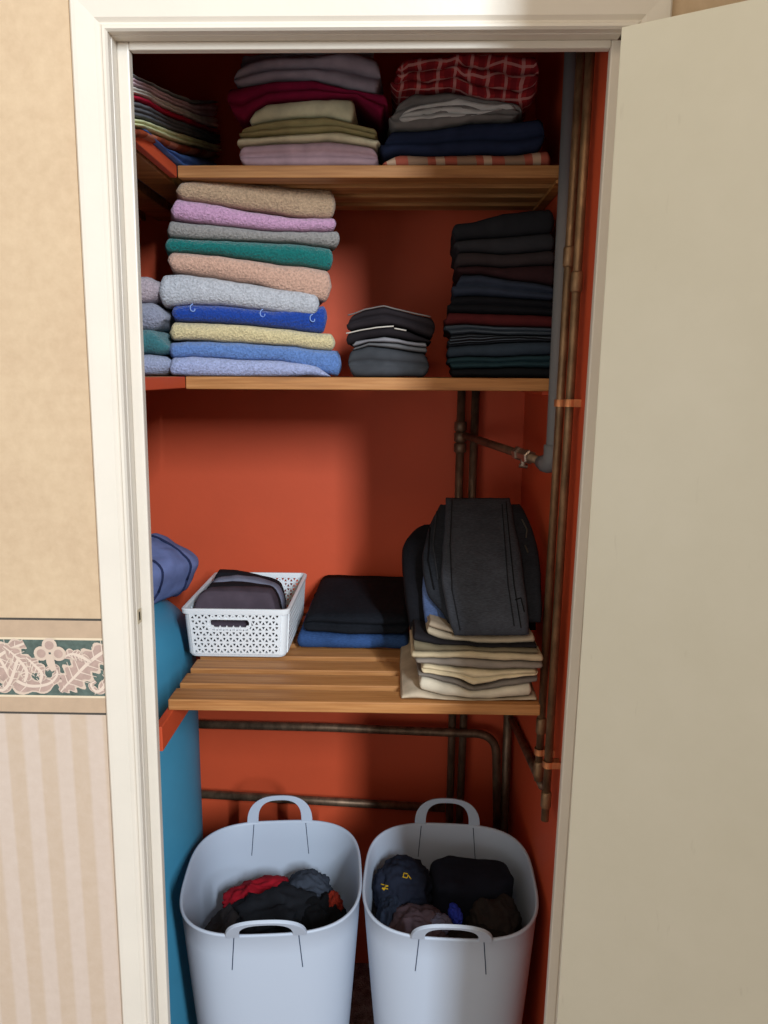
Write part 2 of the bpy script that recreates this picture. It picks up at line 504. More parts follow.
# unseen wall added behind the viewer; its edge shades the right of the cupboard
PLAS = paint('d8ccba', .04, 3, .85)
struct(finish('wall_occluder', boxes((.815, 3.2, -2.0, -1.9, 0, 4.6)), PLAS))

# the open door
hx, hy = .2655, -.050
dang = R(-29.0)
ddir = Vector((math.cos(dang), math.sin(dang), 0)); dn = Vector((ddir.y, -ddir.x, 0))
def dpt(s_, v_, z): return Vector((hx + .0115 * (z - 1.2), hy, 0)) + ddir * s_ + dn * v_ + Vector((0, 0, z))
bm = bmesh.new()
for a0, a1, b0, b1, z0, z1 in ((0, .72, -.036, 0, .008, 2.006),):
    vs = [bm.verts.new(dpt(a, b, z)) for z in (z0, z1) for a, b in ((a0, b0), (a1, b0), (a1, b1), (a0, b1))]
    for f in ((3, 2, 1, 0), (4, 5, 6, 7), (0, 1, 5, 4), (1, 2, 6, 5), (2, 3, 7, 6), (3, 0, 4, 7)): bm.faces.new([vs[i] for i in f])
s = NT('door_paint'); v = s.coord(); n1 = s.noise(v, 3.5, 6, .65); n2 = s.noise(v, 40, 4)
k = s.ramp(n1, [(.3, rgb('dedbc8')), (.7, rgb('e6e3d2'))])
sc_ = s.noise(s.coord('Object', (6, 6, 1.2)), 9, 3); 
s.col(s.mix(s.math('MULTIPLY', s.ramp(sc_, [(.70, (0, 0, 0, 1)), (.76, (1, 1, 1, 1))]), .18), k, rgb('a89f88')))
s.rough(.42, .4); s.bump(n2, .08, .003)
door = struct(finish('door_1', bm, s.m, bevel=.0015))

# strike plate with its latch hole in the left lining
e = PY(135, 616, .009)
xk = xl(JL, e.z)
sk = thing('strike_plate', 'small metal strike plate set in the left door lining', 'strike plate', (xk, .009, e.z - .011))
bm = bmesh.new(); z0 = e.z
for a in ((xk, xk + .0012, .001, .0172, z0 - .011, z0 - .007), (xk, xk + .0012, .001, .0172, z0 + .007, z0 + .011),
          (xk, xk + .0012, .001, .006, z0 - .007, z0 + .007), (xk, xk + .0012, .0135, .0172, z0 - .007, z0 + .007)): box(bm, *a)
finish('plate', bm, plain('b8aa90', .5, .5, .3), sk)
finish('latch_hole', boxes((xk, xk + .0006, .006, .0135, z0 - .007, z0 + .007)), plain('1a1411', .9, .1, 0), sk)

# ------------------------------------------------------------------ shelves
def slat_shelf(name, label, x0, x1, ys, w, z1, th, mat, bearers, par=None):
    t = thing(name, label, 'shelf', ((x0 + x1) / 2, ys[0], z1 - th - .05))
    for y in ys:
        bm = boxes((x0, x1, y, y + w, z1 - th, z1))
        finish('slat', bm, mat, t, (x0 - t.location.x, y - t.location.y, 0), bevel=.002)
    for b in bearers:
        bm = boxes(b[:6]); finish(b[7] if len(b) > 7 else 'bearer', bm, b[6], t, bevel=.0015)
    return t
ZA, ZM, ZLo = 1.929, 1.563, 1.010       # shelf tops
YF = .30
slat_shelf('slatted_shelf', 'topmost pine slatted shelf under the linen and clothes piles', -.3995, XR - .001, [YF + .076 * k for k in range(4)], .047, ZA, .021, PINE,
           [(-.396, -.372, YB - .05, YB - .001, ZA - .03, ZA - .0212, PINE_DARK),
            (XR - .020, XR - .001, YF + .01, YB - .001, ZA - .028, ZA - .0212, PINE_DARK)])
slat_shelf('slatted_shelf', 'middle pine slatted shelf carrying the towels and dark clothes', -.40, XR - .001, [YF + .086 * k for k in range(4)], .058, ZM, .023, PINE,
           [(-.396, -.372, YB - .05, YB - .001, ZM - .032, ZM - .0232, ORANGE),
            (XR - .020, XR - .001, YF + .06, YB - .001, ZM - .032, ZM - .0232, ORANGE)])
slat_shelf('slatted_shelf', 'lowest pine slatted shelf carrying the white basket and jeans', -.403, .243, [.12 + .0715 * k for k in range(8)], .050, ZLo, .020, PINE,
           [(-.4085, -.3945, .056, YB - .001, ZLo - .064, ZLo - .0205, ORANGE),
            (.215, .241, .45, YB - .001, ZLo - .064, ZLo - .0205, ORANGE)])
for z, nm in ((ZA, 'painted side shelf beside the topmost shelf under the folded bed linen'), (ZM, 'painted side shelf beside the middle shelf under the folded towel ends')):
    t = thing('side_shelf', nm, 'shelf', (-.68, .2, z - .06))
    for k in range(6): finish('slat', boxes((-.90 + .085 * k, (-.842 if k < 5 else -.846) + .085 * k, .056, YB - .001, z - .020, z)) , PINE_DARK, t, bevel=.002)
    finish('edge_bearer', boxes((-.413, -.4003, .056, YF + .0, z - .021, z - .0005)), ORANGE, t, bevel=.0015)

# ------------------------------------------------------------------ hot water cylinder and the bag on it
CX, CY, CR = -.672, .44, .223
prof = [(CR * .9, .0), (CR * .985, .015), (CR, .04), (CR, .5), (CR, .90), (CR, .975)]
for k in range(1, 15):
    a = k / 15 * math.pi / 2; prof.append((CR * math.cos(a), .975 + .140 * math.sin(a)))
prof.append((.03, 1.115))
bm = bmesh.new(); lathe(bm, CX, CY, prof, 72)
hw = thing('hot_water_cylinder', 'blue insulated hot water cylinder with domed top behind the left jamb', 'water cylinder', (CX, CY, 0))
FOAM = paint('3f86a3', .06, 9, .55)
finish('tank', bm, FOAM, hw, smooth=True)
bm = bmesh.new(); tube(bm, [(CX, CY, 1.115), (CX, CY, 1.15), (CX, CY, 1.151), (CX, CY, 1.18)], [.022, .022, .014, .014])
finish('top_fitting', bm, copper('9a6038'), hw, smooth=True)

def superblob(c, sz, e, seed, amp, rot=0, tilt=0, nu=56, nv=32):
    bm = bmesh.new(); rings = []
    M = Matrix.Rotation(R(rot), 3, 'Z') @ Matrix.Rotation(R(tilt), 3, 'Y')
    pw = lambda q, k: math.copysign(abs(q) ** k, q)
    for j in range(nv + 1):
        ph = -math.pi / 2 + math.pi * j / nv
        ring = []
        for i in range(nu):
            th = 2 * math.pi * i / nu
            p = Vector((pw(math.cos(ph), e) * pw(math.cos(th), e) * sz[0], pw(math.cos(ph), e) * pw(math.sin(th), e) * sz[1], pw(math.sin(ph), e) * sz[2]))
            p = M @ p + Vector(c)
            ring.append(bm.verts.new(wob(p, seed, amp, 11)))
        rings.append(ring)
    for a, b in zip(rings, rings[1:]):
        for k in range(nu): bm.faces.new((a[k], a[(k + 1) % nu], b[(k + 1) % nu], b[k]))
    bmesh.ops.remove_doubles(bm, verts=bm.verts, dist=.00005)
    return bm
BC, BS = (-.549, .470, 1.150), (.074, .115, .053)
bg = thing('rolled_bag', 'blue padded bag lying on the dome of the hot water cylinder', 'bag', (-.525, .43, 1.09))
finish('body', superblob(BC, BS, .55, 3, .011, -22, 24), fabric('6d79a6'), bg, smooth=True)
def seam(pts):
    bm = bmesh.new(); tube(bm, pts, .0032, 8); finish('piping', bm, fabric('262d4c'), bg, smooth=True)
M = Matrix.Rotation(R(-22), 3, 'Z') @ Matrix.Rotation(R(24), 3, 'Y')
for off in (-.045, .052):
    P = []
    for k in range(33):
        a = 2 * math.pi * k / 32; pw = lambda q, e: math.copysign(abs(q) ** e, q)
        lx = off; sx = (1 - abs(off / .115) ** (2 / .55)) ** (.55 / 2)
        p = M @ Vector((pw(math.cos(a), .55) * (BS[0] + .0005) * sx, off, pw(math.sin(a), .55) * (BS[2] + .0005) * sx)) + Vector(BC)
        P.append(wob(p, 3, .011, 11))
    seam(P)

# ------------------------------------------------------------------ pipes
COP = copper('86694c'); COPD = copper('7d6652')
def pipe(name, label, pts, r, mat, extra=None):
    bm = bmesh.new(); tube(bm, pts, r)
    o = finish(name, bm, mat, None, Vector(pts[-1]), smooth=True)
    tag(o, label, 'pipe'); return o
GREY = plain('6a6a6b', .6, .3, 0)
gx, gy = .2725, .262
gp = pipe('grey_pipe', 'thick grey plastic pipe running down to an elbow beside the jeans', [(gx + .004, gy, 2.42), (gx, gy, 1.45)] + arc((gx, gy, 1.45), (gx - .001, gy, 1.408), (gx - .03, gy + .11, 1.412), .022) + [(gx - .014, gy + .04, 1.4095)], .0125, GREY)
bm = bmesh.new(); tube(bm, [(gx, gy, 1.445), (gx, gy, 1.432)] + arc((gx, gy, 1.43), (gx - .001, gy, 1.408), (gx - .03, gy + .11, 1.412), .018) + [(gx - .009, gy + .026, 1.409)], .0165)
finish('elbow', bm, GREY, gp, smooth=True)
# paired copper pipes on the right wall
A0 = Vector((.271, .145, 2.42)); A1 = Vector((.2605, .205, .822))
B0p = Vector((.2755, .105, 2.42)); B1p = Vector((.2655, .150, .775))
pa = pipe('copper_pipe', 'tall copper pipe right beside the grey pipe, ending above the right hamper', [A0, A0.lerp(A1, .5), A1], .0072, COP)
pb = pipe('copper_pipe', 'front copper pipe nearest the right door jamb, capped at its lower end', [B0p, B0p.lerp(B1p, .5), B1p], .0072, COP)
for o, a, b, ks in ((pa, A0, A1, (.415, .93, .985)), (pb, B0p, B1p, (.43, .975))):
    for k in ks:
        bm = bmesh.new(); p = a.lerp(b, k); d = (b - a).normalized() * .016
        tube(bm, [p - d, p - d * .8, p + d * .8, p + d], [.008, .0095, .0095, .008]); finish('coupling', bm, COP, o, Vector(p) - o.location, smooth=True)
RISE = [(.135, .672), (.1665, .674)]
r1 = pipe('copper_pipe', 'left riser pipe on the back wall behind the stacked jeans', [(.137, .672, 1.535), (.134, .672, 1.0), (.128, .672, .0)], .0095, COPD)
for z in (1.40, 1.425, 1.45):
    bm = bmesh.new(); tube(bm, [(.1365, .672, z - .012), (.1365, .672, z - .009), (.1365, .672, z + .009), (.1365, .672, z + .012)], [.0105, .0145, .0145, .0105]); finish('coupling', bm, COPD, r1, smooth=True)
pipe('copper_pipe', 'right riser pipe of the back wall pair behind the stacked jeans', [(.170, .674, 1.535), (.165, .674, 1.0), (.150, .674, .0)], .0095, COPD)
bp = pipe('branch_pipe', 'branch pipe slanting from the back riser to the grey elbow', [(.146, .658, 1.430), (.203, .47, 1.421), (.257, .302, 1.412)], .0085, COPD)
vd = (Vector((.257, .302, 1.412)) - Vector((.146, .658, 1.43))).normalized()
c = Vector((.2365, .365, 1.4155)); bm = bmesh.new()
tube(bm, [c - vd * .03, c - vd * .028, c - vd * .016, c - vd * .015, c + vd * .015, c + vd * .016, c + vd * .028, c + vd * .03], [.011, .014, .014, .0105, .0105, .014, .014, .011], 6)
vb = finish('valve_body', bm, plain('8f7d70', .35, .5, .8), bp)
bm = bmesh.new(); tube(bm, [c, c + Vector((0, 0, -.02))], .006); tube(bm, [c + Vector((-.008, 0, -.02)), c + Vector((.008, 0, -.022))], .004)
finish('valve_stem', bm, plain('8f7d70', .35, .5, .8), bp)
hz = [PY(150, 723, .655), PY(330, 727.5, .655), PY(462, 733, .655)]
pipe('copper_pipe', 'upper horizontal copper pipe on the back wall bending down at its right end',
     [hz[0], hz[1], hz[2]] + arc(hz[2], PY(496, 734, .655), PY(497.5, 840, .655), .055, 10) + [PY(497.5, 845, .655)], .0105, COPD)
pipe('copper_pipe', 'lower horizontal copper pipe on the back wall behind the hampers', [PY(150, 791, .66), PY(330, 801.5, .66), PY(445, 808, .66)], .0105, COPD)
pipe('copper_pipe', 'short upright pipe in the back right corner behind the right hamper', [(.269, .66, .95), (.269, .66, .0)], .011, COPD)
pipe('copper_pipe', 'pipe sloping along the right wall below the lowest shelf', [(.276, .655, .735), (.277, .24, .79)], .0085, COPD)
CLIP = copper('c98558')
def clip_(label, px, py, p, z):
    t = thing('pipe_clip', label, 'pipe clip', (p.x, p.y, z), 'copper pipe clips')
    bm = bmesh.new()
    for k in range(17): pass
    P = [(p.x + .0092 * math.cos(a), p.y + .0092 * math.sin(a)) for a in [R(60 + 240 * k / 16) for k in range(17)]]
    P = [(XR, P[0][1])] + P + [(XR, P[-1][1])]
    for (ax, ay), (bx, by) in zip(P, P[1:]):
        d = Vector((bx - ax, by - ay)).normalized(); nn = Vector((-d.y, d.x)) * .0007
        vs = [bm.verts.new((q.x, q.y, zz)) for zz in (z - .006, z + .006) for q in (Vector((ax, ay)) + nn, Vector((bx, by)) + nn, Vector((bx, by)) - nn, Vector((ax, ay)) - nn)]
        for f in ((3, 2, 1, 0), (4, 5, 6, 7), (0, 1, 5, 4), (1, 2, 6, 5), (2, 3, 7, 6), (3, 0, 4, 7)): bm.faces.new([vs[i] for i in f])
    finish('band', bm, CLIP, t)
def on(a, b, z):
    k = (z - a.z) / (b.z - a.z); return a.lerp(b, k)
clip_('copper clip on the front pipe just below the middle shelf', 0, 0, on(B0p, B1p, 1.525), 1.525)
clip_('copper clip on the rear pipe just below the middle shelf', 0, 0, on(A0, A1, 1.523), 1.523)
clip_('copper clip near the capped lower end of the front pipe', 0, 0, on(B0p, B1p, .887), .887)
clip_('pale copper clip near the lower end of the rear pipe', 0, 0, on(A0, A1, .882), .882)

# ------------------------------------------------------------------ top shelf
C1 = (110, 30, 2.954)
FRONT = Plane(0, YF + .012, 0)
G = 'clothes pile in the middle of the topmost shelf'
zA = ZA + .0005
def cl(*a, **k): return cloth(*a, **k)
mp = Plane(0, YF + .012, 0)
cl('folded_blanket', 'mauve pink folded blanket lowest on the topmost shelf, middle pile', 'bed linen', G, mp, C1, [(382, 400), (600, 400), (790, 400)], [(378, 340), (500, 330), (640, 325), (790, 342)], .28, fabric('ab8d92'), 2, 11, zb=zA)
cl('folded_sheet', 'thin ivory folded sheet between khaki and mauve pink textiles', 'bed linen', G, mp, C1, [(373, 341), (500, 330), (640, 325), (790, 342)], [(376, 318), (560, 304), (680, 300), (800, 320)], .27, fabric('d8d0b0'), 1, 11)
cl('folded_trousers', 'khaki folded trousers in the middle pile of the topmost shelf', 'folded clothes', G, mp, C1, [(378, 316), (560, 304), (680, 300), (790, 318)], [(392, 286), (450, 268), (560, 252), (640, 255), (790, 286)], .27, fabric('9c9268'), 2, 11)
cl('folded_shirt', 'pale cream folded shirt tucked under burgundy cloth', 'folded clothes', G, mp, C1, [(407, 278), (450, 267), (560, 252), (640, 254), (722, 272)], [(418, 240), (462, 210), (600, 198), (724, 195)], .25, fabric('cfcdae'), 1, 11, fr=.012)
cl('folded_towel', 'burgundy folded cloth drooping at the left of the middle pile', 'folded clothes', G, mp, C1, [(352, 246), (395, 262), (420, 236), (462, 207), (600, 196), (726, 193), (810, 250)], [(340, 172), (480, 146), (600, 141), (700, 170), (822, 182)], .27, fabric('7c1438'), 2, 11, fr=.010)
cl('folded_sheet', 'mauve grey crumpled sheet topmost in the middle pile', 'bed linen', G, mp, C1, [(362, 168), (480, 145), (600, 140), (700, 169), (800, 180)], [(362, 112), (420, 84), (560, 72), (700, 62), (802, 82)], .27, fabric('938a96'), 2, 11, amp=.006)
cl('folded_sheet', 'grey sheet folded behind the burgundy cloth, near the header', 'bed linen', G, Plane(0, YF + .09, 0), C1, [(380, 118), (560, 86), (780, 84)], [(385, 70), (560, 52), (780, 50)], .18, fabric('8b8490'), 2, 13, amp=.005)

C2 = (350, 30, 2.648)
G = 'clothes pile at the right of the topmost shelf'
rp = Plane(0, YF + .012, 0)
cl('folded_blanket', 'peach and beige checked blanket lowest in the right pile', 'bed linen', G, rp, C2, [(88, 360), (300, 360), (534, 360)], [(84, 348), (130, 326), (250, 328), (330, 324), (440, 325), (530, 312)], .28, plaid('ac5a48', '8f8068', 'cbb698', .085, 100.), 1, 21, zb=zA)
cl('folded_trousers', 'navy folded trousers under the grey wrapped bundle', 'folded clothes', G, rp, C2, [(76, 335), (130, 325), (250, 327), (330, 323), (440, 324), (518, 313)], [(98, 262), (200, 258), (300, 244), (440, 236), (520, 226)], .28, fabric('20283f'), 2, 21, amp=.004)
cl('folded_bundle', 'grey folded bundle with a pale crinkled cover under red plaid', 'folded clothes', G, rp, C2, [(100, 260), (200, 257), (300, 243), (450, 234)], [(118, 200), (170, 172), (250, 166), (340, 174), (462, 196)], .26, fabric('6f6c6a'), 3, 21, amp=.006, fr=.008)
s = bpy.data.objects[-1] if False else None
cl('plaid_shirt', 'red and white plaid shirt topmost at the right of the topmost shelf', 'folded clothes', G, rp, C2, [(108, 168), (200, 168), (290, 160), (340, 172), (450, 193), (498, 168)], [(120, 100), (170, 66), (300, 58), (500, 60)], .26, plaid('9a2a2c', '6d1a22', 'c08c86', .030, .026), 3, 21, amp=.011, rise=.02)
# pale cover of the grey bundle
fb = [o for o in bpy.data.objects if o.name.startswith('folded_bundle')][0]
cv = cl('cover', 'x', 'x', None, Plane(0, YF + .006, 0), C2, [(135, 245), (160, 246), (200, 240), (290, 238), (330, 222)], [(140, 212), (190, 190), (240, 186), (290, 178), (440, 192)], .12, fabric('b4b4b2'), 3, 22, amp=.006, fr=.006)
for k in ('label', 'category'): del cv[k]
w = cv.location.copy(); cv.parent = fb; cv.location = w - fb.location; cv['label'] = 'pale crinkled cover'

# receding linen pile on the left side shelf
C6 = (130, 55, 6.982)
LP = Plane(-.392, .10, 90)
G = 'bed linen pile on the left side shelf'
bd = [
 [(20, 120), (100, 165), (200, 205), (330, 265), (430, 305), (612, 318)],
 [(20, 142), (100, 185), (200, 228), (330, 292), (430, 335), (618, 345)],
 [(20, 205), (100, 235), (200, 285), (400, 380), (500, 420), (612, 432)],
 [(20, 262), (100, 288), (300, 385), (500, 475), (624, 515)],
 [(25, 305), (100, 335), (300, 430), (500, 515), (632, 552)],
 [(25, 435), (100, 450), (250, 500), (450, 575), (636, 625)],
 [(35, 500), (100, 515), (300, 590), (450, 640), (645, 682)],
 [(35, 580), (120, 592), (250, 640), (450, 705), (620, 730)]]
spec = [('grey green folded sheet topmost in the leaning linen pile', 'folded_sheet', fabric('87908f'), 1),
        ('pale pink folded pillowcase just below the grey green sheet', 'folded_pillowcase', fabric('cbb0b8'), 2),
        ('white folded sheets above the red one on the side shelf', 'folded_sheet', fabric('d8d2ca'), 2),
        ('crimson red folded sheet in the leaning linen pile', 'folded_sheet', fabric('b01a38'), 1),
        ('charcoal grey folded sheets in the middle of the linen pile', 'folded_sheet', fabric('626367'), 3),
        ('pale lime green folded sheet in the linen pile', 'folded_sheet', fabric('d2d6a6'), 2),
        ('rust and peach patterned pillowcase above the blue sheet', 'folded_pillowcase', plaid('8f4026', 'b0705a', '6a3428', .12, .5), 1)]
for (lab, nm, mt, lo), tp, bt in zip(spec, bd, bd[1:]):
    cl(nm, lab, 'bed linen', G, LP, C6, bt, tp, .30, mt, lo, 31, amp=.002, er=.7)
cl('folded_sheet', 'blue folded sheet lowest in the linen pile on the side shelf', 'bed linen', G, LP, C6, [(112, 720), (300, 770), (620, 775)], [(112, 598), (135, 602), (250, 642), (450, 707), (618, 732)], .30, fabric('577abd'), 2, 31, amp=.002, zb=zA, er=.7)

# ------------------------------------------------------------------ middle shelf: towels
C3 = (130, 170, 3.491)
TP = Plane(-.42, YF + .006, 14)
G = 'bath towels stacked at the left of the middle shelf'
zM = ZM + .0005
tw = [
 ('tan brown terry towel topmost in the big towel stack', 'c4a585', [(160, 97), (440, 135), (722, 170)], [(165, 36), (340, 34), (520, 52), (700, 64), (722, 68)], 1, 0),
 ('pink terry towel second from the top of the towel stack', 'cc9cbc', [(138, 168), (300, 186), (500, 208), (722, 212)], [(150, 98), (300, 118), (500, 152), (722, 168)], 1, 0),
 ('grey thin towel between the pink and teal green towels', '97928d', [(126, 234), (300, 240), (500, 250), (734, 268)], [(130, 176), (300, 188), (500, 210), (734, 212)], 1, .004),
 ('teal green towel in the upper half of the towel stack', '13706b', [(122, 288), (300, 290), (500, 320), (712, 345)], [(120, 236), (300, 240), (500, 252), (716, 270)], 1, .002),
 ('peach terry towel below the teal green towel', 'd3a993', [(140, 352), (300, 372), (440, 395), (702, 465)], [(132, 286), (300, 292), (500, 322), (708, 348)], 1, 0),
 ('white grey thick terry towel above the royal blue one', 'c3c5cb', [(104, 472), (300, 470), (500, 492), (660, 510)], [(104, 366), (180, 362), (300, 376), (440, 398), (664, 432)], 1, -.006),
 ('royal blue towel with small pale motifs in the stack', '1c449f', [(148, 528), (350, 535), (540, 552), (690, 570)], [(145, 470), (300, 470), (500, 490), (694, 472)], 1, 0),
 ('pale yellow terry towel below the royal blue towel', 'dccb9c', [(138, 594), (350, 602), (540, 612), (716, 632)], [(142, 532), (350, 538), (540, 554), (716, 574)], 1, 0),
 ('mid blue terry towel second from the bottom of the stack', '6487c4', [(135, 658), (350, 660), (540, 668), (740, 722)], [(132, 602), (350, 602), (540, 614), (740, 632)], 1, .003),
 ('lavender blue terry towel lowest in the big towel stack', 'a9b3da', [(135, 726), (400, 726), (704, 728)], [(135, 656), (350, 658), (540, 666), (660, 684), (706, 716)], 1, -.004)]
towels = []
for i, (lab, hx_, bt, tp, lo, vo) in enumerate(tw):
    o = cl('bath_towel', lab, 'towel', G, TP, C3, bt, tp, .27, terry(hx_), lo, 41, voff=vo, amp=.0035, fr=.016, er=.55, zb=zM if i == 9 else None, gap=.0003)
    towels.append(o)
# small pale motifs woven in the royal blue towel (curls along its front)
bt_ = towels[6]
for zx, zy in ((222, 484), (466, 503), (640, 520)):
    bm = bmesh.new()
    P = []
    for k in range(14):
        a = k / 13 * 4.6
        u, z = TP.hit(C3[0] + (zx + (4 + 2.6 * k / 3) * math.cos(a)) / C3[2], C3[1] + (zy + (6 + k * .8) * math.sin(a)) / C3[2])
        P.append(TP.pt(u, -.0015, z))
    tube(bm, P, .0011, 6)
    m_ = finish('woven_motif', bm, fabric('7f9ad0'), bt_, smooth=True); m_['label'] = 'pale woven curl motif'
# hanging right end of the grey towel
G2 = 'towels on the left side shelf'
SPl = Plane(-.5, YF + .004, 0)
for lab, hx_, bt, tp in (
    ('lavender folded towel end lowest beside the towel stack, by the jamb', 'a7aecb', [(-120, 728), (60, 728), (133, 728)], [(-120, 645), (60, 642), (137, 655)]),
    ('dark teal folded towel end above the lavender one by the jamb', '3f7a80', [(-120, 642), (60, 640), (140, 655)], [(-120, 556), (60, 553), (120, 575)]),
    ('grey rolled towel end under the pale pink roll by the jamb', '9a9cae', [(-120, 556), (60, 560), (108, 560)], [(-120, 463), (60, 461), (118, 475)]),
    ('pale pink rolled towel end topmost beside the towel stack by the jamb', 'c0aeb4', [(-120, 460), (50, 462), (96, 460)], [(-120, 372), (50, 368), (98, 380)])):
    cl('hand_towel', lab, 'towel', G2, SPl, C3, bt, tp, .25, terry(hx_), 1, 47, amp=.003, er=1.3, fr=.022, gap=.0005, zb=zM if 'lavender folded' in lab else None)

# middle shelf: small dark stack
C4 = (330, 190, 2.743)
MP = Plane(0, YF + .02, 0)
G = 'dark clothes stack in the middle of the middle shelf'
cl('folded_jumper', 'charcoal thick folded jumper lowest in the small middle stack', 'folded clothes', G, MP, C4, [(50, 512), (150, 512), (272, 512)], [(48, 440), (110, 424), (190, 436), (272, 449)], .24, fabric('3a3c40'), 2, 51, zb=zM, fr=.012)
cl('folded_shirt', 'mid grey folded shirt directly on the charcoal jumper', 'folded clothes', G, MP, C4, [(62, 440), (110, 426), (190, 436), (268, 448)], [(66, 430), (110, 416), (190, 420), (268, 432)], .23, fabric('5c5c5e'), 1, 51)
cl('folded_shirt', 'light grey folded shirt second above the charcoal jumper', 'folded clothes', G, MP, C4, [(62, 430), (110, 416), (190, 420), (268, 432)], [(70, 412), (150, 402), (266, 418)], .23, fabric('77767a'), 1, 51)
cl('folded_shirt', 'black folded shirt with a white edge in the small stack', 'folded clothes', G, MP, C4, [(46, 428), (100, 408), (160, 402), (278, 420)], [(46, 392), (100, 380), (165, 374), (215, 384), (280, 412)], .23, fabric('1d191c'), 1, 51)
tp_ = cl('folded_shirt', 'black folded shirt topmost on the small middle stack', 'folded clothes', G, MP, C4, [(44, 390), (100, 378), (165, 372), (215, 382), (288, 410)], [(52, 345), (95, 326), (150, 318), (215, 334), (290, 352)], .24, fabric('221d20'), 2, 51, fr=.012)
for nm, pts in (('edge_band', [(46, 391), (100, 379), (165, 373), (176, 372)]), ('edge_band', [(176, 378), (216, 384)]), ('edge_band', [(50, 343), (95, 325), (148, 317), (215, 332), (288, 350)])):
    bm = bmesh.new(); P = []
    for a, b in zip(pts, pts[1:]):
        for k in range(6):
            u, z = MP.hit(C4[0] + (a[0] + (b[0] - a[0]) * k / 6) / C4[2], C4[1] + (a[1] + (b[1] - a[1]) * k / 6) / C4[2]); P.append(wob(MP.pt(u, -.0008, z - .0012), 51))
    tube(bm, P, .0013, 6); q = finish(nm, bm, fabric('b9b2a8' if pts[0][1] > 360 else '6b6562'), tp_, smooth=True); q['label'] = 'pale edge trim'

# middle shelf: tall dark stack at the right
DP = Plane(.1, YF + .03, -3)
G = 'dark jumper stack at the right of the middle shelf'
dk = [(332, 516, 520), (330, 490, 486), (320, 460, 450), (322, 430, 415), (330, 397, 400), (312, 371, 378), (322, 334, 345), (334, 290, 305), (352, 230, 265), (342, 210, 205), (345, 170, 165), (336, 138, 115), (332, 88, 45)]
dl = [('black folded trousers lowest in the tall dark stack', '15171b', 1), ('dark teal folded jumper near the bottom of the dark stack', '22383f', 2),
      ('slate folded jumper above the dark teal one in the dark stack', '2f3a46', 1), ('black folded jumper under the slate grey striped one', '121318', 1),
      ('slate grey striped jumper just under the dark red one', '3b434d', 2), ('dark red folded jumper halfway up the tall dark stack', '4a1a1c', 1),
      ('black folded jumper above the dark red one', '131419', 2), ('navy slate folded jumper in the upper half of the dark stack', '2a3140', 2),
      ('maroon black folded jumper under the charcoal ones', '2c191c', 1), ('charcoal brown folded jumper third from the top of the dark stack', '30292b', 1),
      ('charcoal folded jumper second from the top of the dark stack', '2b2b2f', 1), ('black folded jumper topmost in the tall dark stack', '1f2024', 1)]
for i, (lab, hx_, lo) in enumerate(dl):
    a, b = dk[i], dk[i + 1]
    def line(q, x1=619):
        xm = (q[0] + x1) / 2; rr = random.Random(int(q[1]))
        return [(q[0], q[1]), (q[0] + 60, q[1] - 4 + rr.uniform(-5, 5)), (xm, (q[1] + q[2]) / 2 + rr.uniform(-6, 6)), (x1, q[2])]
    mt = striped(hx_, '4b545e', .006) if 'striped' in lab else fabric(hx_)
    cl('folded_jumper', lab, 'folded clothes', G, DP, C4, line(a), line(b), .28, mt, lo, 61, zb=zM if i == 0 else None, fr=.014, gap=.0004)

# ------------------------------------------------------------------ lowest shelf
zL = ZLo + .0005
# perforated white basket
bx0, bx1, by0, by1, bz0, bz1 = -.428, -.220, .312, .594, zL, zL + .104
tp = .007
bk = thing('storage_basket', 'white plastic lattice basket of folded dark clothes on the lowest shelf', 'basket', ((bx0 + bx1) / 2, (by0 + by1) / 2, bz0))
BW = plain('dfe3e6', .45, .4, 0)
def basket_pt(side, s_, z, out=0.):
    """side wall surface: s_ along the wall in metres from its left end, seen from outside"""
    k = (z - bz0) / (bz1 - bz0); i = tp * (1 - k) - out
    if side == 0: return Vector((bx0 + i + s_ * (bx1 - bx0 - 2 * i) , by0 + i, z))
    if side == 1: return Vector((bx1 - i, by0 + i + s_ * (by1 - by0 - 2 * i), z))
    if side == 2: return Vector((bx1 - i - s_ * (bx1 - bx0 - 2 * i), by1 - i, z))
    return Vector((bx0 + i, by1 - i - s_ * (by1 - by0 - 2 * i), z))
